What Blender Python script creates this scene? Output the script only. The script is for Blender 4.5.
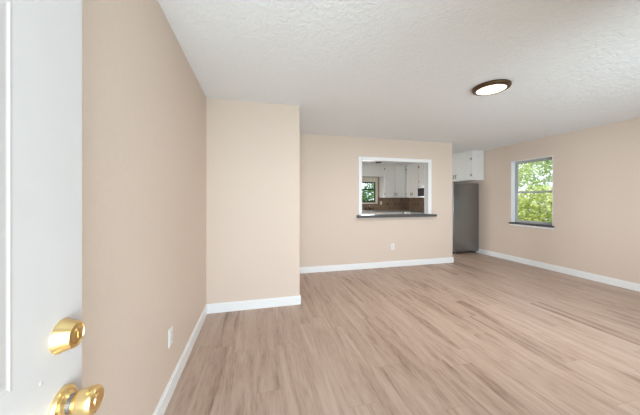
import bpy, bmesh, math, random
from mathutils import Vector, Matrix, noise
random.seed(7)
R = math.radians
S = bpy.context.scene
C = S.collection
for o in list(bpy.data.objects):
    bpy.data.objects.remove(o)

# ------------------------------------------------------------------ camera
cd = bpy.data.cameras.new('camera'); cam = bpy.data.objects.new('camera', cd); C.objects.link(cam)
cam.location = (0, 0, 1.29); cam.rotation_euler = (R(90), 0, R(-14.04))
cd.sensor_width = 36; cd.lens = 252.6 / 640 * 36; cd.shift_y = -8.13 / 640; cd.clip_start = .02
S.camera = cam
S.view_settings.view_transform = 'Standard'; S.view_settings.look = 'None'
S.view_settings.gamma = 1; S.view_settings.use_curve_mapping = False
S.view_settings.exposure = 0.31

# ------------------------------------------------------------------ sky, sun, daylight at the openings, plus added fill lamps
w = bpy.data.worlds.new('sky'); S.world = w; w.use_nodes = True
wn = w.node_tree; bg = wn.nodes['Background']
bg.inputs[0].default_value = (.80, .90, 1.0, 1); bg.inputs[1].default_value = 1.5
sd = bpy.data.lights.new('sun', 'SUN'); sun = bpy.data.objects.new('sun', sd); C.objects.link(sun)
sd.energy = 4.5; sd.angle = R(2); sd.color = (1, .95, .85)
sun.rotation_euler = Vector((.62, -.02, -.78)).to_track_quat('-Z', 'Y').to_euler()
XKL_ = 1.2
def area(name, loc, direction, sx, sy, power, col, spread=180):
    d = bpy.data.lights.new(name, 'AREA'); o = bpy.data.objects.new(name, d); C.objects.link(o)
    d.shape = 'RECTANGLE'; d.size = sx; d.size_y = sy; d.energy = power; d.color = col; d.spread = R(spread)
    o.location = loc; o.rotation_euler = Vector(direction).to_track_quat('-Z', 'Z').to_euler()
    return o
area('added_front_fill', (2.7, -.20, 1.25), (.35, 1, -.03), 2.2, 1.1, 28, (.75, .90, 1), 125)  # fill lamp at the added front window, brightens the living room
area('daylight_front_door', (.35, -1.7, 1.15), (.05, 1, .02), 2.6, 2.2, 200, (.75, .90, 1))
area('added_upward_fill', (.3, -1.3, .1), (.1, 1, .5), 1.6, 1.6, 26, (.75, .90, 1))  # upward fill lamp added to brighten the ceiling
area('daylight_kitchen_window', (3.42, 7.80, 1.5), (0, -1, -.3), .8, .6, 8, (.95, .98, 1), 120)
area('added_kitchen_fill', (XKL_ + .05, 5.9, 1.35), (1, .25, -.45), 1.3, 1.0, 19, (1, .96, .90), 110)  # added fill for the opening's jamb and the cabinet fronts

# ------------------------------------------------------------------ materials
def mat(name, col, rough=.5, metal=0, spec=.5, emit=None, estr=0):
    m = bpy.data.materials.new(name); m.use_nodes = True
    b = m.node_tree.nodes['Principled BSDF']
    b.inputs['Base Color'].default_value = (*col, 1); b.inputs['Roughness'].default_value = rough
    b.inputs['Metallic'].default_value = metal; b.inputs['Specular IOR Level'].default_value = spec
    if emit: b.inputs['Emission Color'].default_value = (*emit, 1); b.inputs['Emission Strength'].default_value = estr
    return m
def N(m, t, **kw):
    n = m.node_tree.nodes.new(t)
    for k, v in kw.items(): setattr(n, k, v)
    return n
def L(m, a, b): m.node_tree.links.new(a, b)
def P(m): return m.node_tree.nodes['Principled BSDF']
def coords(m, scale=(1, 1, 1)):
    t = N(m, 'ShaderNodeTexCoord'); mp = N(m, 'ShaderNodeMapping'); mp.inputs['Scale'].default_value = scale
    L(m, t.outputs['Object'], mp.inputs['Vector']); return mp.outputs[0]
def math_n(m, op, a, b=None, c=None):
    n = N(m, 'ShaderNodeMath', operation=op)
    for i, v in enumerate((a, b, c)):
        if v is None: continue
        if isinstance(v, (int, float)): n.inputs[i].default_value = v
        else: L(m, v, n.inputs[i])
    return n.outputs[0]
def noisy(m, scale, amount, col, stretch=(1, 1, 1), detail=4, bump=0, dist=.002):
    """gentle colour variation of a surface plus an optional bump"""
    v = coords(m, stretch); n = N(m, 'ShaderNodeTexNoise'); n.inputs['Scale'].default_value = scale; n.inputs['Detail'].default_value = detail
    L(m, v, n.inputs['Vector'])
    r = N(m, 'ShaderNodeValToRGB')
    r.color_ramp.elements[0].position = .3; r.color_ramp.elements[1].position = .7
    r.color_ramp.elements[0].color = (*[c * (1 - amount) for c in col], 1)
    r.color_ramp.elements[1].color = (*[min(1, c * (1 + amount)) for c in col], 1)
    L(m, n.outputs['Fac'], r.inputs[0]); L(m, r.outputs[0], P(m).inputs['Base Color'])
    if bump:
        b = N(m, 'ShaderNodeBump'); b.inputs['Strength'].default_value = bump; b.inputs['Distance'].default_value = dist
        L(m, n.outputs['Fac'], b.inputs['Height']); L(m, b.outputs[0], P(m).inputs['Normal'])
    return m

WALLC = (.715, .598, .508)
m_wall = mat('beige_wall_paint', WALLC, .55, spec=.25); noisy(m_wall, 60, .015, WALLC, bump=.12, dist=.001)
m_trim = mat('white_trim_paint', (.87, .88, .885), .35)
m_white = mat('white_cabinet_paint', (.80, .79, .77), .4); noisy(m_white, 8, .02, (.80, .79, .77))
m_outside = mat('grey_siding', (.5, .5, .48), .7); noisy(m_outside, 5, .05, (.5, .5, .48))
m_door = mat('shaded_white_door_paint', (.55, .522, .512), .4); noisy(m_door, 14, .012, (.55, .522, .512), bump=.04, dist=.001)  # white paint darkened evenly to stand in for weaker light on the door

m_ceil = mat('textured_ceiling_paint', (.90, .922, .945), .8, spec=.2)
cv = coords(m_ceil, (1, 1, 1))
cn = N(m_ceil, 'ShaderNodeTexNoise'); cn.inputs['Scale'].default_value = 17; cn.inputs['Detail'].default_value = 4; cn.inputs['Roughness'].default_value = .6; cn.inputs['Distortion'].default_value = 1.2
L(m_ceil, cv, cn.inputs['Vector'])
cr = N(m_ceil, 'ShaderNodeValToRGB'); cr.color_ramp.elements[0].position = .42; cr.color_ramp.elements[1].position = .58
L(m_ceil, cn.outputs['Fac'], cr.inputs[0])
cb = N(m_ceil, 'ShaderNodeBump'); cb.inputs['Strength'].default_value = .34; cb.inputs['Distance'].default_value = .010
L(m_ceil, cr.outputs[0], cb.inputs['Height']); L(m_ceil, cb.outputs[0], P(m_ceil).inputs['Normal'])

# plank floor, boards running away from the camera along Y
m_floor = mat('oak_look_plank', (.4, .28, .2), .42, spec=.35)
fv = coords(m_floor); sx = N(m_floor, 'ShaderNodeSeparateXYZ'); L(m_floor, fv, sx.inputs[0])
PW, PL = .182, 1.22
xr = math_n(m_floor, 'DIVIDE', sx.outputs[0], PW); row = math_n(m_floor, 'FLOOR', xr)
wn1 = N(m_floor, 'ShaderNodeTexWhiteNoise', noise_dimensions='1D'); L(m_floor, row, wn1.inputs['W'])
yr = math_n(m_floor, 'ADD', math_n(m_floor, 'DIVIDE', sx.outputs[1], PL), wn1.outputs['Value']); brd = math_n(m_floor, 'FLOOR', yr)
cmb = N(m_floor, 'ShaderNodeCombineXYZ'); L(m_floor, row, cmb.inputs[0]); L(m_floor, brd, cmb.inputs[1])
wn2 = N(m_floor, 'ShaderNodeTexWhiteNoise', noise_dimensions='2D'); L(m_floor, cmb.outputs[0], wn2.inputs['Vector'])
# grain: noise stretched along the board, shifted per board
off = N(m_floor, 'ShaderNodeVectorMath', operation='SCALE'); L(m_floor, wn2.outputs['Color'], off.inputs[0]); off.inputs['Scale'].default_value = 37
gs = N(m_floor, 'ShaderNodeVectorMath', operation='MULTIPLY'); L(m_floor, fv, gs.inputs[0]); gs.inputs[1].default_value = (15, 1.15, 1)
ga = N(m_floor, 'ShaderNodeVectorMath', operation='ADD'); L(m_floor, gs.outputs[0], ga.inputs[0]); L(m_floor, off.outputs[0], ga.inputs[1])
g1 = N(m_floor, 'ShaderNodeTexNoise'); g1.inputs['Scale'].default_value = 1; g1.inputs['Detail'].default_value = 4; g1.inputs['Roughness'].default_value = .55; g1.inputs['Distortion'].default_value = .9
L(m_floor, ga.outputs[0], g1.inputs['Vector'])
gs2 = N(m_floor, 'ShaderNodeVectorMath', operation='MULTIPLY'); L(m_floor, ga.outputs[0], gs2.inputs[0]); gs2.inputs[1].default_value = (5, 9, 1)
g2 = N(m_floor, 'ShaderNodeTexNoise'); g2.inputs['Scale'].default_value = 1; g2.inputs['Detail'].default_value = 3; L(m_floor, gs2.outputs[0], g2.inputs['Vector'])
mixv = math_n(m_floor, 'ADD', math_n(m_floor, 'MULTIPLY', g1.outputs['Fac'], .66), math_n(m_floor, 'MULTIPLY', g2.outputs['Fac'], .24))
mixv = math_n(m_floor, 'ADD', mixv, math_n(m_floor, 'MULTIPLY', wn2.outputs['Value'], .10))
fr = N(m_floor, 'ShaderNodeValToRGB'); e = fr.color_ramp.elements
e[0].position = .28; e[0].color = (.185, .115, .08, 1); e[1].position = .70; e[1].color = (.56, .43, .355, 1)
x = e.new(.46); x.color = (.43, .31, .246, 1)
L(m_floor, mixv, fr.inputs[0])
# seams
fx = math_n(m_floor, 'FRACT', xr); fy = math_n(m_floor, 'FRACT', yr)
ex = math_n(m_floor, 'MINIMUM', fx, math_n(m_floor, 'SUBTRACT', 1, fx)); ey = math_n(m_floor, 'MINIMUM', fy, math_n(m_floor, 'SUBTRACT', 1, fy))
seam = math_n(m_floor, 'MAXIMUM', math_n(m_floor, 'LESS_THAN', ex, .008), math_n(m_floor, 'LESS_THAN', ey, .0014))
mx = N(m_floor, 'ShaderNodeMixRGB', blend_type='MULTIPLY'); L(m_floor, math_n(m_floor, 'MULTIPLY', seam, .22), mx.inputs[0])
L(m_floor, fr.outputs[0], mx.inputs[1]); mx.inputs[2].default_value = (.35, .27, .22, 1)
L(m_floor, mx.outputs[0], P(m_floor).inputs['Base Color'])

m_brass = mat('polished_brass', (.90, .67, .32), .28, 1)
m_brassd = mat('dull_brass_keyway', (.70, .50, .22), .3, 1)
m_steelneck = mat('grey_steel_neck', (.32, .32, .33), .3, 1)
m_ledge = mat('dark_grey_laminate', (.075, .076, .08), .3); noisy(m_ledge, 120, .25, (.085, .086, .09))
m_counter = mat('speckled_grey_laminate', (.25, .24, .23), .3); noisy(m_counter, 150, .3, (.27, .26, .25))
m_fridge = mat('grey_coated_steel', (.27, .275, .275), .30, .85); noisy(m_fridge, 300, .04, (.27, .27, .265), bump=.03, dist=.0005)
m_stainless = mat('brushed_stainless', (.55, .55, .54), .28, 1); noisy(m_stainless, 40, .06, (.55, .55, .54), stretch=(1, 1, 20))
m_black = mat('black_plastic', (.015, .015, .016), .35)
m_blackglass = mat('black_glass', (.008, .008, .009), .08)
m_hw = mat('dark_bronze_hardware', (.10, .085, .07), .4, .7)
m_bronze = mat('bronze_rim', (.10, .058, .03), .35, .6)
m_lamp = mat('lit_diffuser', (.9, .87, .8), .5, emit=(1, .86, .66), estr=1.05)
m_frost = mat('unlit_frosted_diffuser', (.5, .48, .44), .5)
m_outlet = mat('white_plastic', (.82, .82, .80), .35)
m_slot = mat('dark_slot', (.05, .05, .05), .6)
m_sash = mat('aluminium_sash', (.48, .49, .49), .4, .3)
m_darksash = mat('dark_brown_sash', (.035, .032, .022), .45)
m_brownwood = mat('brown_stained_trim', (.16, .10, .065), .5); noisy(m_brownwood, 20, .2, (.16, .10, .065), stretch=(1, 1, .1))
m_cream = mat('cream_paint', (.72, .66, .55), .5)
m_sill = mat('dark_slate_sill', (.09, .09, .095), .4)
m_bark = mat('bark', (.12, .085, .06), .9); noisy(m_bark, 12, .35, (.12, .085, .06), stretch=(1, 1, .2))
m_ground = mat('lawn', (.10, .15, .04), .95); noisy(m_ground, 6, .35, (.13, .18, .055))

m_tile = mat('brown_tile', (.2, .14, .09), .35)
tv = coords(m_tile); br = N(m_tile, 'ShaderNodeTexBrick'); br.offset = .5
sxz = N(m_tile, 'ShaderNodeSeparateXYZ'); L(m_tile, tv, sxz.inputs[0])
cx = N(m_tile, 'ShaderNodeCombineXYZ'); L(m_tile, math_n(m_tile, 'ADD', sxz.outputs[0], sxz.outputs[1]), cx.inputs[0]); L(m_tile, sxz.outputs[2], cx.inputs[1])
L(m_tile, cx.outputs[0], br.inputs['Vector'])
br.inputs['Scale'].default_value = 1; br.inputs['Brick Width'].default_value = .15; br.inputs['Row Height'].default_value = .15; br.inputs['Mortar Size'].default_value = .004
br.inputs['Color1'].default_value = (.26, .175, .115, 1); br.inputs['Color2'].default_value = (.175, .12, .078, 1); br.inputs['Mortar'].default_value = (.36, .3, .24, 1)
L(m_tile, br.outputs['Color'], P(m_tile).inputs['Base Color'])

def leaf_mat(name, c1, c2):
    m = bpy.data.materials.new(name); m.use_nodes = True; nt = m.node_tree
    for n in list(nt.nodes):
        if n.type != 'OUTPUT_MATERIAL': nt.nodes.remove(n)
    out = [n for n in nt.nodes if n.type == 'OUTPUT_MATERIAL'][0]
    v = coords(m); n = N(m, 'ShaderNodeTexNoise'); n.inputs['Scale'].default_value = 9; n.inputs['Detail'].default_value = 3; L(m, v, n.inputs['Vector'])
    r = N(m, 'ShaderNodeValToRGB'); r.color_ramp.elements[0].position = .35; r.color_ramp.elements[1].position = .65
    r.color_ramp.elements[0].color = (*c1, 1); r.color_ramp.elements[1].color = (*c2, 1); L(m, n.outputs['Fac'], r.inputs[0])
    d = N(m, 'ShaderNodeBsdfDiffuse'); t = N(m, 'ShaderNodeBsdfTranslucent'); mx = N(m, 'ShaderNodeMixShader'); mx.inputs[0].default_value = .4
    L(m, r.outputs[0], d.inputs[0]); L(m, r.outputs[0], t.inputs[0]); L(m, d.outputs[0], mx.inputs[1]); L(m, t.outputs[0], mx.inputs[2]); L(m, mx.outputs[0], out.inputs[0])
    return m
m_leaf1 = leaf_mat('yellow_green_leaves', (.36, .44, .12), (.66, .72, .32))
m_leaf2 = leaf_mat('mid_green_leaves', (.30, .40, .16), (.56, .66, .36))
m_leaf3 = leaf_mat('deep_green_leaves', (.07, .17, .05), (.25, .44, .17))

def glass_mat():
    m = bpy.data.materials.new('window_glass'); m.use_nodes = True; nt = m.node_tree
    for n in list(nt.nodes):
        if n.type != 'OUTPUT_MATERIAL': nt.nodes.remove(n)
    out = [n for n in nt.nodes if n.type == 'OUTPUT_MATERIAL'][0]
    t = N(m, 'ShaderNodeBsdfTransparent'); g = N(m, 'ShaderNodeBsdfGlossy'); g.inputs['Roughness'].default_value = .02
    fz = N(m, 'ShaderNodeFresnel'); fz.inputs['IOR'].default_value = 1.35
    mx = N(m, 'ShaderNodeMixShader'); L(m, fz.outputs[0], mx.inputs[0]); L(m, t.outputs[0], mx.inputs[1]); L(m, g.outputs[0], mx.inputs[2]); L(m, mx.outputs[0], out.inputs[0])
    return m
m_glass = glass_mat()

# ------------------------------------------------------------------ mesh helpers (all coordinates are world metres)
ORG = {}
def box(bm, x0, x1, y0, y1, z0, z1, bev=0, seg=2):
    v = [bm.verts.new((x, y, z)) for x in (x0, x1) for y in (y0, y1) for z in (z0, z1)]
    f = [(0, 1, 3, 2), (4, 6, 7, 5), (0, 4, 5, 1), (2, 3, 7, 6), (0, 2, 6, 4), (1, 5, 7, 3)]
    fs = [bm.faces.new([v[i] for i in q]) for q in f]
    if bev:
        ed = list({e for q in fs for e in q.edges})
        bmesh.ops.bevel(bm, geom=ed, offset=bev, segments=seg, affect='EDGES', profile=.5)
    return bm
def lathe(bm, prof, origin, axis, seg=32, closed=False):
    """revolve (radius, height) profile about axis through origin"""
    q = Vector(axis).to_track_quat('Z', 'Y'); o = Vector(origin); rings = []
    for r, h in prof:
        if r < 1e-6: rings.append([bm.verts.new(o + q @ Vector((0, 0, h)))])
        else: rings.append([bm.verts.new(o + q @ Vector((r * math.cos(2 * math.pi * k / seg), r * math.sin(2 * math.pi * k / seg), h))) for k in range(seg)])
    for a, b in zip(rings, rings[1:]):
        for k in range(seg):
            k2 = (k + 1) % seg
            if len(a) == 1 and len(b) == 1: continue
            if len(a) == 1: bm.faces.new((a[0], b[k], b[k2]))
            elif len(b) == 1: bm.faces.new((a[k], a[k2], b[0]))
            else: bm.faces.new((a[k], a[k2], b[k2], b[k]))
    return bm
def tube(bm, pts, r, seg=8):
    pts = [Vector(p) for p in pts]; rr = r if isinstance(r, (list, tuple)) else [r] * len(pts); rings = []
    for i, p in enumerate(pts):
        d = (pts[min(i + 1, len(pts) - 1)] - pts[max(i - 1, 0)]).normalized(); q = d.to_track_quat('Z', 'Y')
        rings.append([bm.verts.new(p + q @ Vector((rr[i] * math.cos(2 * math.pi * k / seg), rr[i] * math.sin(2 * math.pi * k / seg), 0))) for k in range(seg)])
    for a, b in zip(rings, rings[1:]):
        for k in range(seg): bm.faces.new((a[k], a[(k + 1) % seg], b[(k + 1) % seg], b[k]))
    bm.faces.new(rings[0][::-1]); bm.faces.new(rings[-1])
    return bm
def BM(): return bmesh.new()
def obj(name, bm, m, parent=None, smooth=False, base=None, label=None):
    bmesh.ops.recalc_face_normals(bm, faces=bm.faces)
    org = ORG.get(parent.name, Vector((0, 0, 0))) if parent else Vector(base or (0, 0, 0))
    bmesh.ops.translate(bm, verts=bm.verts, vec=-org)
    me = bpy.data.meshes.new(name); bm.to_mesh(me); bm.free(); me.materials.append(m)
    o = bpy.data.objects.new(name, me); C.objects.link(o)
    if parent: o.parent = parent
    else: o.location = org
    ORG[o.name] = org
    if smooth:
        for p in me.polygons: p.use_smooth = True
        try: me.set_sharp_from_angle(angle=R(40))
        except Exception: pass
    if label: o['label'] = label
    return o
def tag(o, label, cat, group=None):
    o['label'] = label; o['category'] = cat
    if group: o['group'] = group
    return o
def thing(name, loc, label, cat, group=None):
    o = bpy.data.objects.new(name, None); C.objects.link(o); o.location = loc; o.empty_display_size = .05
    ORG[o.name] = Vector(loc); return tag(o, label, cat, group)
def struct(name, bm, m, parent=None, label=None, cat=None, **k):
    o = obj(name, bm, m, parent, **k)
    if not parent: o['kind'] = 'structure'
    if label: o['label'] = label
    if cat: o['category'] = cat
    return o
def bx(*a, bev=0): return box(BM(), *a, bev=bev)

# ------------------------------------------------------------------ the room shell
XL, XR, YS, YB, YF, YK, H = -.556, 5.2, 3.084, 4.36, -.25, 7.87, 2.44
XS, XB, T = .511, 3.887, .105            # right corner of the entry wall, free end of the back wall, wall thickness
XKL = 1.2                                # kitchen's own left wall
DX0, DX1, DZ = -.376, .545, 2.05         # front doorway
struct('floor', bx(XL - .15, XR + .15, YF - .15, YK + .15, -.12, 0), m_floor, label='light brown wood plank floor running through living room and kitchen', cat='floor')
struct('ceiling', bx(XL - .5, XR + .5, YF - .5, YK + .5, H, H + .2), m_ceil, label='white textured ceiling over the living room and kitchen', cat='ceiling')
struct('wall_left', bx(XL - .15, XL, YF - .15, YS, 0, H), m_wall, label='long beige wall on the left behind the open door', cat='wall')
b = BM(); box(b, XL - .15, XS, YS, YB + T, 0, H); box(b, -.344, XS, YS - .003, YS, 0, 2.135)   # old doorway filled in, slightly proud
struct('wall_entry', b, m_wall, label='beige wall block jutting out between left wall and pass-through wall', cat='wall')
# back wall with the pass-through opening
OX0, OX1, OZ0, OZ1 = 1.875, 3.315, .95, 2.03
b = BM()
box(b, XS, OX0, YB, YB + T, 0, H); box(b, OX1, XB, YB, YB + T, 0, H); box(b, OX0, OX1, YB, YB + T, 0, OZ0); box(b, OX0, OX1, YB, YB + T, OZ1, H)
struct('wall_back', b, m_wall, label='beige back wall with a white framed pass-through opening', cat='wall')
# right wall with the window opening
WY0, WY1, WZ0, WZ1 = 3.41, 4.19, .80, 2.085
b = BM()
box(b, XR, XR + .15, YF - .15, WY0, 0, H); box(b, XR, XR + .15, WY1, YK + .15, 0, H); box(b, XR, XR + .15, WY0, WY1, 0, WZ0); box(b, XR, XR + .15, WY0, WY1, WZ1, H)
struct('wall_right', b, m_wall, label='beige right wall with one recessed window', cat='wall')
# kitchen rear wall with the sink window
KX0, KX1, KZ0, KZ1 = 2.96, 3.935, 1.17, 1.99
b = BM()
box(b, XKL - .15, KX0, YK, YK + .15, 0, H); box(b, KX1, XR, YK, YK + .15, 0, H); box(b, KX0, KX1, YK, YK + .15, 0, KZ0); box(b, KX0, KX1, YK, YK + .15, KZ1, H)
struct('wall_kitchen_rear', b, m_wall, label='kitchen rear wall with brown tile and sink window', cat='wall')
LY0, LY1, LZ0, LZ1 = 5.2, 6.6, .8, 1.95  # opening for the added side window
b = BM()
box(b, XKL - .15, XKL, YB + T, LY0, 0, H); box(b, XKL - .15, XKL, LY1, YK, 0, H); box(b, XKL - .15, XKL, LY0, LY1, 0, LZ0); box(b, XKL - .15, XKL, LY0, LY1, LZ1, H)
struct('wall_kitchen_left', b, m_wall)
# front wall behind the camera: doorway and an added picture window
FX0, FX1, FZ0, FZ1 = 1.75, 4.45, .70, 2.2
b = BM()
box(b, XL, DX0 - .02, YF - .15, YF, 0, H); box(b, DX1, FX0, YF - .15, YF, 0, H); box(b, FX1, XR, YF - .15, YF, 0, H)
box(b, DX0 - .02, DX1, YF - .15, YF, DZ, H); box(b, FX0, FX1, YF - .15, YF, 0, FZ0); box(b, FX0, FX1, YF - .15, YF, FZ1, H)
struct('wall_front', b, m_wall)
struct('ground', bx(-14, 22, -14, 26, -.5, -.3), m_ground, label='green lawn around the house', cat='ground')

# baseboards
BH, BT = .105, .015
def bboard(bm, x0, x1, y0, y1, side):
    box(bm, x0, x1, y0, y1, 0, BH - .012)
    # eased top lip, thinner on the room side
    d = .006
    a = {'+x': (x0, x1 - d, y0, y1), '-x': (x0 + d, x1, y0, y1), '-y': (x0, x1, y0 + d, y1), '+y': (x0, x1, y0, y1 - d)}[side]
    box(bm, *a, BH - .012, BH)
struct('baseboard_left', (lambda b: (bboard(b, XL, XL + BT, YF, YS - BT, '+x'), b)[1])(BM()), m_trim, label='white baseboard along the left wall', cat='baseboard')
b = BM(); bboard(b, XL, XS + BT, YS - BT, YS, '-y'); bboard(b, XS, XS + BT, YS, YB - BT, '+x')
struct('baseboard_entry', b, m_trim, label='white baseboard along the jutting entry wall', cat='baseboard')
b = BM(); bboard(b, XS, XB + BT, YB - BT, YB, '-y'); bboard(b, XB, XB + BT, YB, YB + T, '+x')
struct('baseboard_back', b, m_trim, label='white baseboard under the pass-through', cat='baseboard')
b = BM(); bboard(b, XR - BT, XR, YF, 5.90, '-x')
struct('baseboard_right', b, m_trim, label='white baseboard along the right wall', cat='baseboard')
b = BM(); bboard(b, DX1 + .07, XR - BT, YF, YF + BT, '+y')
struct('baseboard_front', b, m_trim)

# pass-through casing and liner
b = BM(); cw, ct = .052, .016
box(b, OX0 - cw, OX0, YB - ct, YB, OZ0 + .05, OZ1 + cw, bev=.003); box(b, OX1, OX1 + cw + .012, YB - ct, YB, OZ0 + .05, OZ1 + cw, bev=.003); box(b, OX0, OX1, YB - ct, YB, OZ1, OZ1 + cw, bev=.003)
box(b, OX0, OX0 + .012, YB - ct, YB + T + .005, OZ0 + .05, OZ1); box(b, OX1 - .012, OX1, YB - ct, YB + T + .005, OZ0 + .05, OZ1); box(b, OX0, OX1, YB - ct, YB + T + .005, OZ1 - .012, OZ1)
struct('trim_1', b, m_trim, label='white casing around the pass-through opening', cat='trim')
# doorway frame behind the camera
b = BM()
box(b, DX0 - .02, DX0 - .001, YF - .15, YF, 0, DZ); box(b, DX1 - .02, DX1, YF - .15, YF, 0, DZ); box(b, DX0 - .02, DX1, YF - .15, YF, DZ - .02, DZ)
box(b, DX1, DX1 + .06, YF, YF + .015, 0, DZ + .06); box(b, DX0 - .08, DX0 - .03, YF, YF + .015, 0, DZ + .06); box(b, DX0 - .03, DX1, YF, YF + .015, DZ, DZ + .06)
struct('trim_2', b, m_trim)
# serving ledge in the opening
o = obj('serving_ledge', bx(1.787, 3.447, YB - .09, YB + T + .10, .951, .996, bev=.006), m_ledge, base=(2.6, YB, .951))
tag(o, 'dark grey serving ledge along the bottom of the white framed pass-through', 'ledge')

# ------------------------------------------------------------------ windows
def root_struct(name, loc, label):
    o = bpy.data.objects.new(name, None); C.objects.link(o); o.location = loc; ORG[o.name] = Vector(loc); o['kind'] = 'structure'; o['label'] = label; o['category'] = 'window'; return o
def sash_x(b, x0, x1, y0, y1, z0, z1, t):   # rectangular frame lying in a plane of constant x
    box(b, x0, x1, y0, y0 + t, z0, z1); box(b, x0, x1, y1 - t, y1, z0, z1); box(b, x0, x1, y0 + t, y1 - t, z0, z0 + t); box(b, x0, x1, y0 + t, y1 - t, z1 - t, z1)
def sash_y(b, x0, x1, y0, y1, z0, z1, t):
    box(b, x0, x0 + t, y0, y1, z0, z1); box(b, x1 - t, x1, y0, y1, z0, z1); box(b, x0 + t, x1 - t, y0, y1, z0, z0 + t); box(b, x0 + t, x1 - t, y0, y1, z1 - t, z1)
r = root_struct('window_1', (XR, 3.8, WZ0), 'recessed double-hung window in the right wall with foliage outside')
b = BM(); sash_x(b, XR + .001, XR + .15, WY0, WY1, WZ0, WZ1, .012); obj('jamb', b, m_trim, r)
zm = 1.435
b = BM(); sash_x(b, XR + .09, XR + .13, WY0 + .012, WY1 - .012, WZ0 + .012, WZ1 - .012, .022); obj('window_frame', b, m_sash, r)
b = BM(); sash_x(b, XR + .112, XR + .127, WY0 + .034, WY1 - .034, zm - .018, WZ1 - .034, .024); u = obj('upper_sash', b, m_sash, r)
obj('pane', bx(XR + .118, XR + .122, WY0 + .058, WY1 - .058, zm + .006, WZ1 - .058), m_glass, u)
b = BM(); sash_x(b, XR + .093, XR + .111, WY0 + .034, WY1 - .034, WZ0 + .034, zm + .018, .028); l = obj('lower_sash', b, m_sash, r)
obj('pane', bx(XR + .100, XR + .104, WY0 + .062, WY1 - .062, WZ0 + .062, zm - .01), m_glass, l)
obj('window_sill', bx(XR - .028, XR + .09, WY0 - .02, WY1 + .03, WZ0 - .022, WZ0 + .012, bev=.004), m_sill, r, label='dark grey window sill')
obj('apron', bx(XR - .012, XR, WY0 - .01, WY1 + .02, WZ0 - .055, WZ0 - .022, bev=.002), m_trim, r, label='white strip under the sill')

r = root_struct('window_2', (3.43, YK, KZ0), 'dark framed window above the kitchen sink')
b = BM(); sash_y(b, KX0, KX1, YK + .001, YK + .15, KZ0, KZ1, .015); obj('jamb', b, m_cream, r)
b = BM(); sash_y(b, KX0 - .055, KX1 + .055, YK - .014, YK, KZ0 - .055, KZ1 + .055, .055); obj('casing', b, m_cream, r, label='cream window casing')
b = BM(); sash_y(b, KX0 - .083, KX1 + .083, YK - .022, YK, KZ0 - .06, KZ1 + .083, .028); obj('casing_edge', b, m_brownwood, r, label='brown edge strip of the casing')
b = BM(); box(b, KX0 + .015, KX1 - .015, YK + .03, YK + .06, 1.875, KZ1 - .015); obj('head_panel', b, m_cream, r, label='cream board above the dark sash')
b = BM(); sash_y(b, KX0 + .015, KX1 - .015, YK + .03, YK + .06, KZ0 + .015, 1.875, .038); box(b, KX0 + .05, KX1 - .05, YK + .03, YK + .06, 1.60, 1.65); s_ = obj('sash', b, m_darksash, r)
obj('pane', bx(KX0 + .05, KX1 - .05, YK + .043, YK + .047, KZ0 + .05, 1.60), m_glass, s_)
obj('pane', bx(KX0 + .05, KX1 - .05, YK + .043, YK + .047, 1.65, 1.84), m_glass, s_)

r = root_struct('window_3_added', (3.1, YF, FZ0), 'wide unseen front window added behind the camera to let light in')
b = BM(); sash_y(b, FX0, FX1, YF - .15, YF - .001, FZ0, FZ1, .03); box(b, 3.08, 3.12, YF - .10, YF - .06, FZ0 + .03, FZ1 - .03); s_ = obj('window_frame', b, m_trim, r)  # unseen window, added as a light source for the living room
obj('pane', bx(FX0 + .03, 3.08, YF - .09, YF - .086, FZ0 + .03, FZ1 - .03), m_glass, s_)
obj('pane', bx(3.12, FX1 - .03, YF - .09, YF - .086, FZ0 + .03, FZ1 - .03), m_glass, s_)

r = root_struct('window_4_added', (XKL, 5.9, LZ0), 'unseen kitchen side window added to let light in')
b = BM(); sash_x(b, XKL - .12, XKL - .02, LY0, LY1, LZ0, LZ1, .04); s_ = obj('window_frame', b, m_trim, r)  # unseen window, added to go with the kitchen side fill
obj('pane', bx(XKL - .072, XKL - .068, LY0 + .04, LY1 - .04, LZ0 + .04, LZ1 - .04), m_glass, s_)

# ------------------------------------------------------------------ open front door (outer face seen), hinge behind the camera
DW, DTH, DYE = .914, .044, .671          # width, thickness, y of the free edge
df = DX0                                 # face plane x
b = BM()
yb = [0, .164, .404, .510, .750, DW]; zb = [.012, .22, .80, .985, 1.604, 1.71, 1.90, 2.03]
pan_rows = {1, 3, 5}; pan_cols = {1, 3}
prof = [(0, 0), (.003, .0005), (.0055, .0005), (.0085, -.0006), (.011, -.0007), (.022, .0005), (.026, .0006)]
def dv(s, z, h): return b.verts.new((df + h, DYE - s, z))
for i in range(5):
    for j in range(7):
        s0, s1, z0, z1 = yb[i], yb[i + 1], zb[j], zb[j + 1]
        if i in pan_cols and j in pan_rows:
            prev = None
            for q, (ins, hh) in enumerate(prof):
                cur = [dv(s0 + ins, z0 + ins, hh), dv(s1 - ins, z0 + ins, hh), dv(s1 - ins, z1 - ins, hh), dv(s0 + ins, z1 - ins, hh)]
                if prev:
                    for k in range(4): b.faces.new((prev[k], prev[(k + 1) % 4], cur[(k + 1) % 4], cur[k]))
                prev = cur
            b.faces.new(prev)
        else:
            b.faces.new([dv(s0, z0, 0), dv(s1, z0, 0), dv(s1, z1, 0), dv(s0, z1, 0)])
bmesh.ops.remove_doubles(b, verts=b.verts, dist=.0001)
bb = [b.verts.new((xx, yy, zz)) for xx in (df - DTH, df) for yy in (DYE - DW, DYE) for zz in (.012, 2.03)]
for q in [(0, 1, 3, 2), (0, 4, 5, 1), (2, 3, 7, 6), (0, 2, 6, 4), (1, 5, 7, 3)]: b.faces.new([bb[i] for i in q])
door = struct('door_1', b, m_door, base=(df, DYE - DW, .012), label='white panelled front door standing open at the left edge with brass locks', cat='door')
by = DYE - .06
zd, zk = 1.019, .882
axis = Vector((1, 0, 0))
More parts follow.
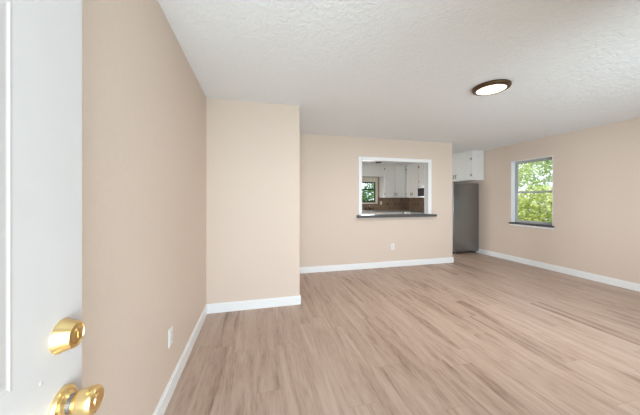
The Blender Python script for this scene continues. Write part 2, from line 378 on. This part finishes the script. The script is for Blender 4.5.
b = BM(); lathe(b, [(0, 0), (.0325, 0), (.0322, .003), (.0300, .006), (.0245, .024), (.0236, .0258), (.0215, .0264), (.0205, .0245), (0, .0245)], (df, by, zd), axis, 40)
db = obj('deadbolt', b, m_brass, door, smooth=True, label='tapered brass deadbolt cylinder')
b = BM(); lathe(b, [(.0185, .0244), (.0185, .0254), (.0135, .0258), (.0115, .0275), (0, .0275)], (df, by, zd), axis, 32); box(b, df + .0274, df + .0282, by - .0012, by + .0012, zd - .006, zd + .006)
obj('keyway', b, m_brassd, db, smooth=True)
b = BM(); lathe(b, [(0, 0), (.034, 0), (.0345, .003), (.0325, .008), (.027, .0105), (.024, .009), (.021, .0125), (.016, .016), (.0145, .018), (0, .018)], (df, by, zk), axis, 40)
kn = obj('doorknob', b, m_brass, door, smooth=True, label='round brass doorknob')
b = BM(); lathe(b, [(0, .012), (.0175, .012), (.0175, .026), (0, .026)], (df, by, zk), axis, 32); obj('neck', b, m_steelneck, kn, smooth=True)
b = BM(); lathe(b, [(0, .024), (.0195, .024), (.0215, .0255), (.0235, .034), (.0255, .045), (.0262, .052), (.0252, .0575), (.0225, .0605), (.0185, .0615), (.0165, .060), (.0115, .060), (.0105, .062), (0, .062)], (df, by, zk), axis, 40)
obj('knob', b, m_brass, kn, smooth=True)
b = BM(); lathe(b, [(0, 0), (.032, 0), (.03, .008), (.014, .012), (.014, .03), (.024, .036), (.026, .05), (.02, .06), (0, .062)], (df - DTH, by, zk), (-1, 0, 0), 32); obj('doorknob', b, m_brass, door, smooth=True, label='inner brass doorknob')
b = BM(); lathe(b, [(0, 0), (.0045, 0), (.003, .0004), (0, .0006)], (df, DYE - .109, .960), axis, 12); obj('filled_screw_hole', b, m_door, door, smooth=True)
for hz in (.25, 1.02, 1.8):
    b = BM(); lathe(b, [(0, 0), (.006, 0), (.006, .09), (0, .09)], (df + .004, DYE - DW - .007, hz - .045), (0, 0, 1), 12); obj('hinge', b, m_brass, door, smooth=True)

# ------------------------------------------------------------------ ceiling light
lc = (2.315, 2.074)
t = thing('ceiling_light', (lc[0], lc[1], H), 'lit round ceiling light with a bronze rim in the living room', 'ceiling light')
b = BM(); lathe(b, [(0, 0), (.160, 0), (.168, .004), (.170, .016), (.165, .027), (.152, .034), (.134, .037), (.132, .031), (0, .031)], (lc[0], lc[1], H), (0, 0, -1), 64); obj('rim', b, m_bronze, t, smooth=True)
b = BM(); lathe(b, [(0, .0285), (.131, .0285), (.131, .034), (.11, .040), (.06, .043), (0, .044)], (lc[0], lc[1], H), (0, 0, -1), 48); obj('diffuser', b, m_lamp, t, smooth=True, label='glowing white diffuser')
t = thing('ceiling_light', (3.63, 7.10, H), 'small dark rimmed ceiling fixture in the kitchen seen through the pass-through', 'ceiling light')
b = BM(); lathe(b, [(0, 0), (.085, 0), (.09, .01), (.08, .03), (.068, .034), (.066, .028), (0, .028)], (3.63, 7.10, H), (0, 0, -1), 32); obj('rim', b, m_bronze, t, smooth=True)
b = BM(); lathe(b, [(0, .026), (.065, .026), (.065, .031), (0, .036)], (3.63, 7.10, H), (0, 0, -1), 32); obj('diffuser', b, m_frost, t, smooth=True)

def lamp_light(x, y, p):
    d = bpy.data.lights.new('lamp_glow', 'AREA'); o = bpy.data.objects.new('lamp_glow', d); C.objects.link(o)
    d.shape = 'DISK'; d.size = .28; d.energy = p; d.color = (1, .94, .86); o.location = (x, y, H - .05)
lamp_light(lc[0], lc[1], 26)

# ------------------------------------------------------------------ outlets
def outlet(center, nrm, label, m_outlet=m_outlet):
    c = Vector(center); n = Vector(nrm); s = Vector((-n.y, n.x, 0))
    t = thing('wall_outlet', center, label, 'outlet')
    def slab(bm, u0, u1, z0, z1, h0, h1, bev=0):
        p = c + s * u0 + n * h0; q = c + s * u1 + n * h1
        box(bm, min(p.x, q.x), max(p.x, q.x), min(p.y, q.y), max(p.y, q.y), c.z + z0, c.z + z1, bev=bev)
    b = BM(); slab(b, -.036, .036, -.059, .059, 0, .0065, bev=.002); obj('cover_plate', b, m_outlet, t)
    for dz in (-.021, .021):
        b = BM(); slab(b, -.0165, .0165, dz - .0145, dz + .0145, .006, .0085, bev=.001); rc = obj('receptacle', b, m_outlet, t)
        b = BM(); slab(b, -.0085, -.006, dz - .002, dz + .008, .0083, .0089); slab(b, .006, .0085, dz - .002, dz + .008, .0083, .0089); slab(b, -.002, .002, dz - .010, dz - .006, .0083, .0089); obj('slots', b, m_slot, rc)
    b = BM(); slab(b, -.003, .003, -.003, .003, .006, .0075); obj('screw', b, m_steelneck, t)
    return t
outlet((XL, 1.86, .385), (1, 0, 0), 'white outlet low on the long left wall above its baseboard')
outlet((2.525, YB, .385), (0, -1, 0), 'white outlet on the back wall below the pass-through ledge')
outlet((4.11, YK - .012, 1.17), (0, -1, 0), 'pale outlet on the brown kitchen backsplash right of the window', m_cream)

# ------------------------------------------------------------------ kitchen cabinets
def cabinet(name, x0, x1, y0, y1, z0, z1, face, ndoors, label, handle='low', group=None, hinge=True, top=.05, toe=0):
    """face: '-x' or '-y' = side that carries the doors"""
    t = thing(name, ((x0 + x1) / 2, (y0 + y1) / 2, z0), label, 'cabinet', group)
    b = BM(); box(b, x0, x1, y0, y1, z0 + toe, z1, bev=.002)
    if toe:
        if face == '-y': box(b, x0, x1, y0 + .07, y1, z0, z0 + toe)
        else: box(b, x0 + .07, x1, y0, y1, z0, z0 + toe)
    obj('body', b, m_white, t)
    a0, a1 = (y0, y1) if face == '-x' else (x0, x1); f = x0 if face == '-x' else y0
    def slab(bm, u0, u1, w0, w1, d0, d1, bev=0):
        if face == '-x': box(bm, f - d1, f - d0, u0, u1, w0, w1, bev=bev)
        else: box(bm, u0, u1, f - d1, f - d0, w0, w1, bev=bev)
    wd = (a1 - a0 - .03) / ndoors
    for k in range(ndoors):
        u0 = a0 + .015 + k * wd + .003; u1 = u0 + wd - .006; w0, w1 = z0 + toe + .02, z1 - top
        b = BM(); slab(b, u0, u1, w0, w1, 0, .018, bev=.003); d = obj('door', b, m_white, t)
        inner = (k % 2 == 0) if ndoors > 1 else (face == '-x')
        uh = u1 - .035 if inner else u0 + .035; ug = u0 - .002 if inner else u1 + .002
        wz = w0 + .05 if handle == 'low' else w1 - .13
        b = BM(); slab(b, uh - .006, uh + .006, wz, wz + .09, .036, .046, bev=.003); slab(b, uh - .004, uh + .004, wz + .006, wz + .016, .018, .037); slab(b, uh - .004, uh + .004, wz + .074, wz + .084, .018, .037); obj('handle', b, m_hw, d)
        for hz in (w0 + .10, w1 - .10):
            b = BM(); slab(b, ug - .010, ug + .010, hz - .025, hz + .025, .010, .0225, bev=.002); obj('hinge', b, m_hw, d)
    return t
UF = 4.867                                # face of the upper cabinets on the right wall
cabinet('wall_cabinet', UF, XR, 4.85, 5.85, 1.737, H - .002, '-x', 2, 'white double-door wall cabinet hung above the grey refrigerator', top=.10)
cabinet('wall_cabinet', UF, XR, 5.86, 6.05, 1.345, H - .002, '-x', 1, 'narrow white wall cabinet between refrigerator and microwave')
cabinet('wall_cabinet', UF, XR, 6.06, 6.82, 1.71, H - .002, '-x', 2, 'short white wall cabinet directly above the microwave')
cabinet('wall_cabinet', UF, XR, 6.83, 7.52, 1.345, H - .002, '-x', 2, 'white wall cabinet in the kitchen corner left of the microwave')
cabinet('wall_cabinet', 4.055, UF - .002, 7.54, YK, 1.345, H - .002, '-y', 2, 'wide white double-door wall cabinet right of the sink window')
cabinet('wall_cabinet', 2.0, 2.80, 7.54, YK, 1.345, H - .002, '-y', 2, 'white wall cabinet left of the sink window')
o = obj('valance_board', bx(2.802, 4.053, 7.545, 7.565, 2.03, H - .002, bev=.002), m_white, base=(3.42, 7.55, 2.03))
tag(o, 'white valance board over the sink window between two wall cabinets', 'valance')

# backsplash tile
b = BM(); box(b, XKL, KX0 - .084, YK - .010, YK, .93, 1.40); box(b, KX0 - .084, KX1 + .084, YK - .010, YK, .93, KZ0 - .062); box(b, KX1 + .084, XR, YK - .010, YK, .93, 1.40); box(b, XR - .010, XR, 5.86, YK - .010, .93, 1.40)
struct('backsplash', b, m_tile, label='brown tile backsplash behind the kitchen counter', cat='backsplash')

# base units and counters
BFY = 7.25; BFX = 4.58
cabinet('base_cabinet', 2.0, 2.88, BFY, YK - .012, 0, .885, '-y', 2, 'white base cabinet at the left end of the kitchen run', handle='high', toe=.1, top=.03)
cabinet('base_cabinet', 2.89, 3.95, BFY, YK - .012, 0, .885, '-y', 2, 'white base cabinet under the kitchen sink', handle='high', toe=.1, top=.03)
cabinet('base_cabinet', 3.96, 4.57, BFY, YK - .012, 0, .885, '-y', 1, 'white base cabinet between sink and kitchen corner', handle='high', toe=.1, top=.03)
cabinet('base_cabinet', BFX, XR - .012, 6.83, BFY - .025, 0, .885, '-x', 1, 'white base cabinet in the kitchen corner beside the range', handle='high', toe=.1, top=.03)
cabinet('base_cabinet', BFX, XR - .017, 5.86, 6.05, 0, .885, '-x', 1, 'narrow white base cabinet between refrigerator and range', handle='high', toe=.1, top=.03)
SX0, SX1, SY0, SY1 = 3.08, 3.86, 7.33, 7.74
b = BM(); z0, z1 = .886, .925
box(b, 2.0, SX0, BFY - .03, YK - .012, z0, z1); box(b, SX1, XR - .012, BFY - .03, YK - .012, z0, z1); box(b, SX0, SX1, BFY - .03, SY0, z0, z1); box(b, SX0, SX1, SY1, YK - .012, z0, z1); box(b, BFX - .03, XR - .012, 6.83, BFY - .03, z0, z1)
o = obj('countertop', b, m_counter, base=(3.6, 7.55, .886)); tag(o, 'grey kitchen countertop turning the corner below the brown backsplash', 'countertop')
o = obj('countertop', bx(BFX - .03, XR - .017, 5.86, 6.05, z0, z1), m_counter, base=(4.9, 6.0, .886)); tag(o, 'short grey countertop between refrigerator and range', 'countertop')
# sink and faucet
t = thing('sink', (3.47, 7.53, .925), 'stainless kitchen sink set in the counter below the window', 'sink')
b = BM(); sash = [(SX0 - .012, SX1 + .012, SY0 - .012, SY0 + .02), (SX0 - .012, SX1 + .012, SY1 - .02, SY1 + .012), (SX0 - .012, SX0 + .02, SY0 + .02, SY1 - .02), (SX1 - .02, SX1 + .012, SY0 + .02, SY1 - .02)]
for a in sash: box(b, *a, .9252, .931)
obj('rim', b, m_stainless, t)
b = BM(); box(b, SX0 + .02, SX1 - .02, SY0 + .02, SY1 - .02, .895, .90); obj('basin', b, m_stainless, t)
t = thing('faucet', (3.60, 7.79, .926), 'dark two-handle faucet standing behind the kitchen sink', 'faucet')
b = BM(); box(b, 3.47, 3.73, 7.765, 7.815, .926, .94, bev=.004); obj('base_plate', b, m_hw, t)
b = BM(); tube(b, [(3.60, 7.79, .935), (3.60, 7.79, 1.03), (3.60, 7.76, 1.065), (3.60, 7.68, 1.07), (3.60, 7.63, 1.045)], .012, 10); obj('spout', b, m_hw, t, smooth=True)
for hx in (3.50, 3.70):
    b = BM(); lathe(b, [(0, 0), (.02, 0), (.017, .03), (.028, .045), (.026, .07), (0, .075)], (hx, 7.79, .939), (0, 0, 1), 16); obj('tap_handle', b, m_hw, t, smooth=True)

# microwave over the range
t = thing('microwave', (5.0, 6.44, 1.355), 'black and silver over-range microwave under the short wall cabinet', 'microwave')
MX = 4.80
obj('body', bx(MX + .03, XR - .012, 6.07, 6.81, 1.347, 1.708, bev=.004), m_stainless, t)
obj('door', bx(MX, MX + .029, 6.28, 6.808, 1.39, 1.63, bev=.004), m_blackglass, t, label='black glass microwave door')
obj('control_panel', bx(MX, MX + .029, 6.072, 6.278, 1.39, 1.63, bev=.004), m_black, t)
b = BM()
for k in range(6): box(b, MX + .004, MX + .029, 6.075, 6.805, 1.635 + k * .012, 1.644 + k * .012)
obj('vent_grille', b, m_stainless, t)
b = BM(); tube(b, [(MX, 6.31, 1.40), (MX - .03, 6.31, 1.41), (MX - .03, 6.31, 1.60), (MX, 6.31, 1.61)], .008, 8); obj('handle', b, m_stainless, t, smooth=True)
# range
t = thing('range', (4.9, 6.44, 0), 'free-standing kitchen range below the microwave', 'range')
obj('body', bx(BFX, XR - .012, 6.065, 6.815, .03, .905, bev=.004), m_stainless, t)
d = obj('oven_door', bx(BFX - .025, BFX - .001, 6.08, 6.80, .22, .76, bev=.006), m_blackglass, t)
b = BM(); tube(b, [(BFX - .025, 6.13, .72), (BFX - .06, 6.13, .72), (BFX - .06, 6.75, .72), (BFX - .025, 6.75, .72)], .010, 8); obj('handle', b, m_stainless, d, smooth=True)
obj('drawer', bx(BFX - .022, BFX - .001, 6.08, 6.80, .05, .205, bev=.005), m_stainless, t)
obj('cooktop', bx(BFX - .01, XR - .09, 6.067, 6.813, .905, .918, bev=.003), m_blackglass, t)
obj('backguard', bx(XR - .088, XR - .014, 6.07, 6.81, .905, 1.06, bev=.006), m_stainless, t)
for k in range(4):
    b = BM(); lathe(b, [(0, 0), (.022, 0), (.018, .022), (0, .024)], (BFX - .001, 6.16 + k * .187, .83), (-1, 0, 0), 16); obj('knob', b, m_black, t, smooth=True)
for xx in (BFX + .05, XR - .08):
    for yy in (6.10, 6.78):
        b = BM(); lathe(b, [(0, 0), (.015, 0), (.015, .03), (0, .03)], (xx, yy, 0), (0, 0, 1), 12); obj('foot', b, m_black, t, smooth=True)

# refrigerator, side towards the room
FRX0, FRX1, FRY0, FRY1 = 4.45, 5.184, 4.965, 5.72
t = thing('refrigerator', (4.83, 5.38, 0), 'grey refrigerator standing in the corner under the white wall cabinet', 'refrigerator')
b = BM(); box(b, FRX0, FRX1, FRY0, FRY1, .055, 1.672, bev=.018, seg=4); obj('body', b, m_fridge, t, smooth=True)
d = obj('freezer_door', bx(FRX0 - .065, FRX0 - .004, FRY0, FRY1, 1.19, 1.67, bev=.012), m_stainless, t, smooth=True)
b = BM(); tube(b, [(FRX0 - .065, FRY0 + .06, 1.22), (FRX0 - .10, FRY0 + .06, 1.23), (FRX0 - .10, FRY0 + .06, 1.52), (FRX0 - .065, FRY0 + .06, 1.53)], .011, 8); obj('handle', b, m_stainless, d, smooth=True)
d = obj('fridge_door', bx(FRX0 - .065, FRX0 - .004, FRY0, FRY1, .09, 1.18, bev=.012), m_stainless, t, smooth=True)
b = BM(); tube(b, [(FRX0 - .065, FRY0 + .06, .62), (FRX0 - .10, FRY0 + .06, .63), (FRX0 - .10, FRY0 + .06, 1.12), (FRX0 - .065, FRY0 + .06, 1.13)], .011, 8); obj('handle', b, m_stainless, d, smooth=True)
obj('toe_grille', bx(FRX0 + .02, FRX0 + .05, FRY0 + .02, FRY1 - .02, .015, .054), m_black, t)
for xx in (FRX0 + .07, FRX1 - .06):
    for yy in (FRY0 + .04, FRY1 - .04):
        b = BM(); lathe(b, [(0, 0), (.022, 0), (.018, .012), (.010, .015), (.010, .056), (0, .056)], (xx, yy, 0), (0, 0, 1), 14); obj('foot', b, m_steelneck, t, smooth=True)

# ------------------------------------------------------------------ greenery outside
def plant(name, base, clumps, n, size, leafm, label, cat, trunk_h, trunk_r, group=None):
    t = thing(name, base, label, cat, group); bs = Vector(base)
    b = BM()
    for cx_, cy_, cz_, rx_, ry_, rz_ in clumps:
        c = bs + Vector((cx_, cy_, cz_))
        for _ in range(n):
            v = Vector((random.gauss(0, 1), random.gauss(0, 1), random.gauss(0, 1))).normalized() * random.uniform(.55, 1.0)
            p = c + Vector((v.x * rx_, v.y * ry_, v.z * rz_))
            if p.z < bs.z + .02: continue
            q = Vector((random.gauss(0, 1), random.gauss(0, 1), random.gauss(.5, 1))).normalized().to_track_quat('Z', 'Y') @ Matrix.Rotation(random.uniform(0, 6.28), 3, 'Z').to_quaternion()
            s = size * random.uniform(.7, 1.3)
            pts = [(-.5, 0, 0), (-.1, -.26, .08), (.5, 0, -.04), (-.1, .26, .08)]
            vs = [b.verts.new(p + q @ (Vector(k) * s)) for k in pts]
            b.faces.new((vs[0], vs[1], vs[2])); b.faces.new((vs[0], vs[2], vs[3]))
    me = obj('foliage', b, leafm, t)
    b = BM(); tube(b, [bs, bs + Vector((.03, .02, trunk_h * .5)), bs + Vector((-.02, .04, trunk_h))], [trunk_r, trunk_r * .85, trunk_r * .6], 10)
    for cx_, cy_, cz_, rx_, ry_, rz_ in clumps:
        tube(b, [bs + Vector((0, .02, trunk_h * .45)), bs + Vector((cx_ * .5, cy_ * .5, trunk_h * .45 + (cz_ - trunk_h * .45) * .6)), bs + Vector((cx_, cy_, cz_))], [trunk_r * .5, trunk_r * .35, trunk_r * .12], 7)
    obj('trunk', b, m_bark, t, smooth=True)
    return t
G = -.3
plant('shrub', (8.2, 5.1, G), [(0, 0, 1.0, .8, .8, .95), (.1, .7, 1.1, .7, .7, .95), (0, -.7, 1.0, .7, .7, .85)], 2600, .11, m_leaf1, 'bushy yellow-green shrub low outside the right wall window', 'shrub', .7, .04)
plant('shrub', (9.1, 7.8, G), [(0, 0, 1.1, .9, .9, 1.0), (.2, .7, 1.0, .8, .7, .9), (-.2, -.7, 1.0, .8, .7, .9)], 2000, .11, m_leaf2, 'green shrub outside the right window towards its left side', 'shrub', .7, .04)
plant('tree', (11.5, 7.4, G), [(0, 0, 2.4, 1.3, 1.3, 1.0), (0, -1.2, 2.2, 1.1, 1.1, .8), (.3, .2, 3.6, 1.0, 1.0, .8)], 1100, .17, m_leaf2, 'leafy tree further out beyond the right window', 'tree', 2.4, .14)
plant('tree', (14.2, 12.4, G), [(0, 0, 2.4, 1.3, 1.3, 1.2), (.4, .9, 3.2, 1.2, 1.1, .9), (0, -1, 3.4, 1.1, 1.1, .9)], 1000, .18, m_leaf1, 'pale tree standing behind the others outside the right window', 'tree', 2.5, .14)
plant('tree', (5.1, 11.6, G), [(0, 0, 2.0, 1.0, .9, 1.1), (-.9, .2, 2.3, .8, .8, .9), (.7, .3, 1.5, .8, .8, .9), (-.4, .1, 1.1, .9, .8, .8)], 1000, .14, m_leaf3, 'deep green tree outside the kitchen sink window', 'tree', 1.8, .10)
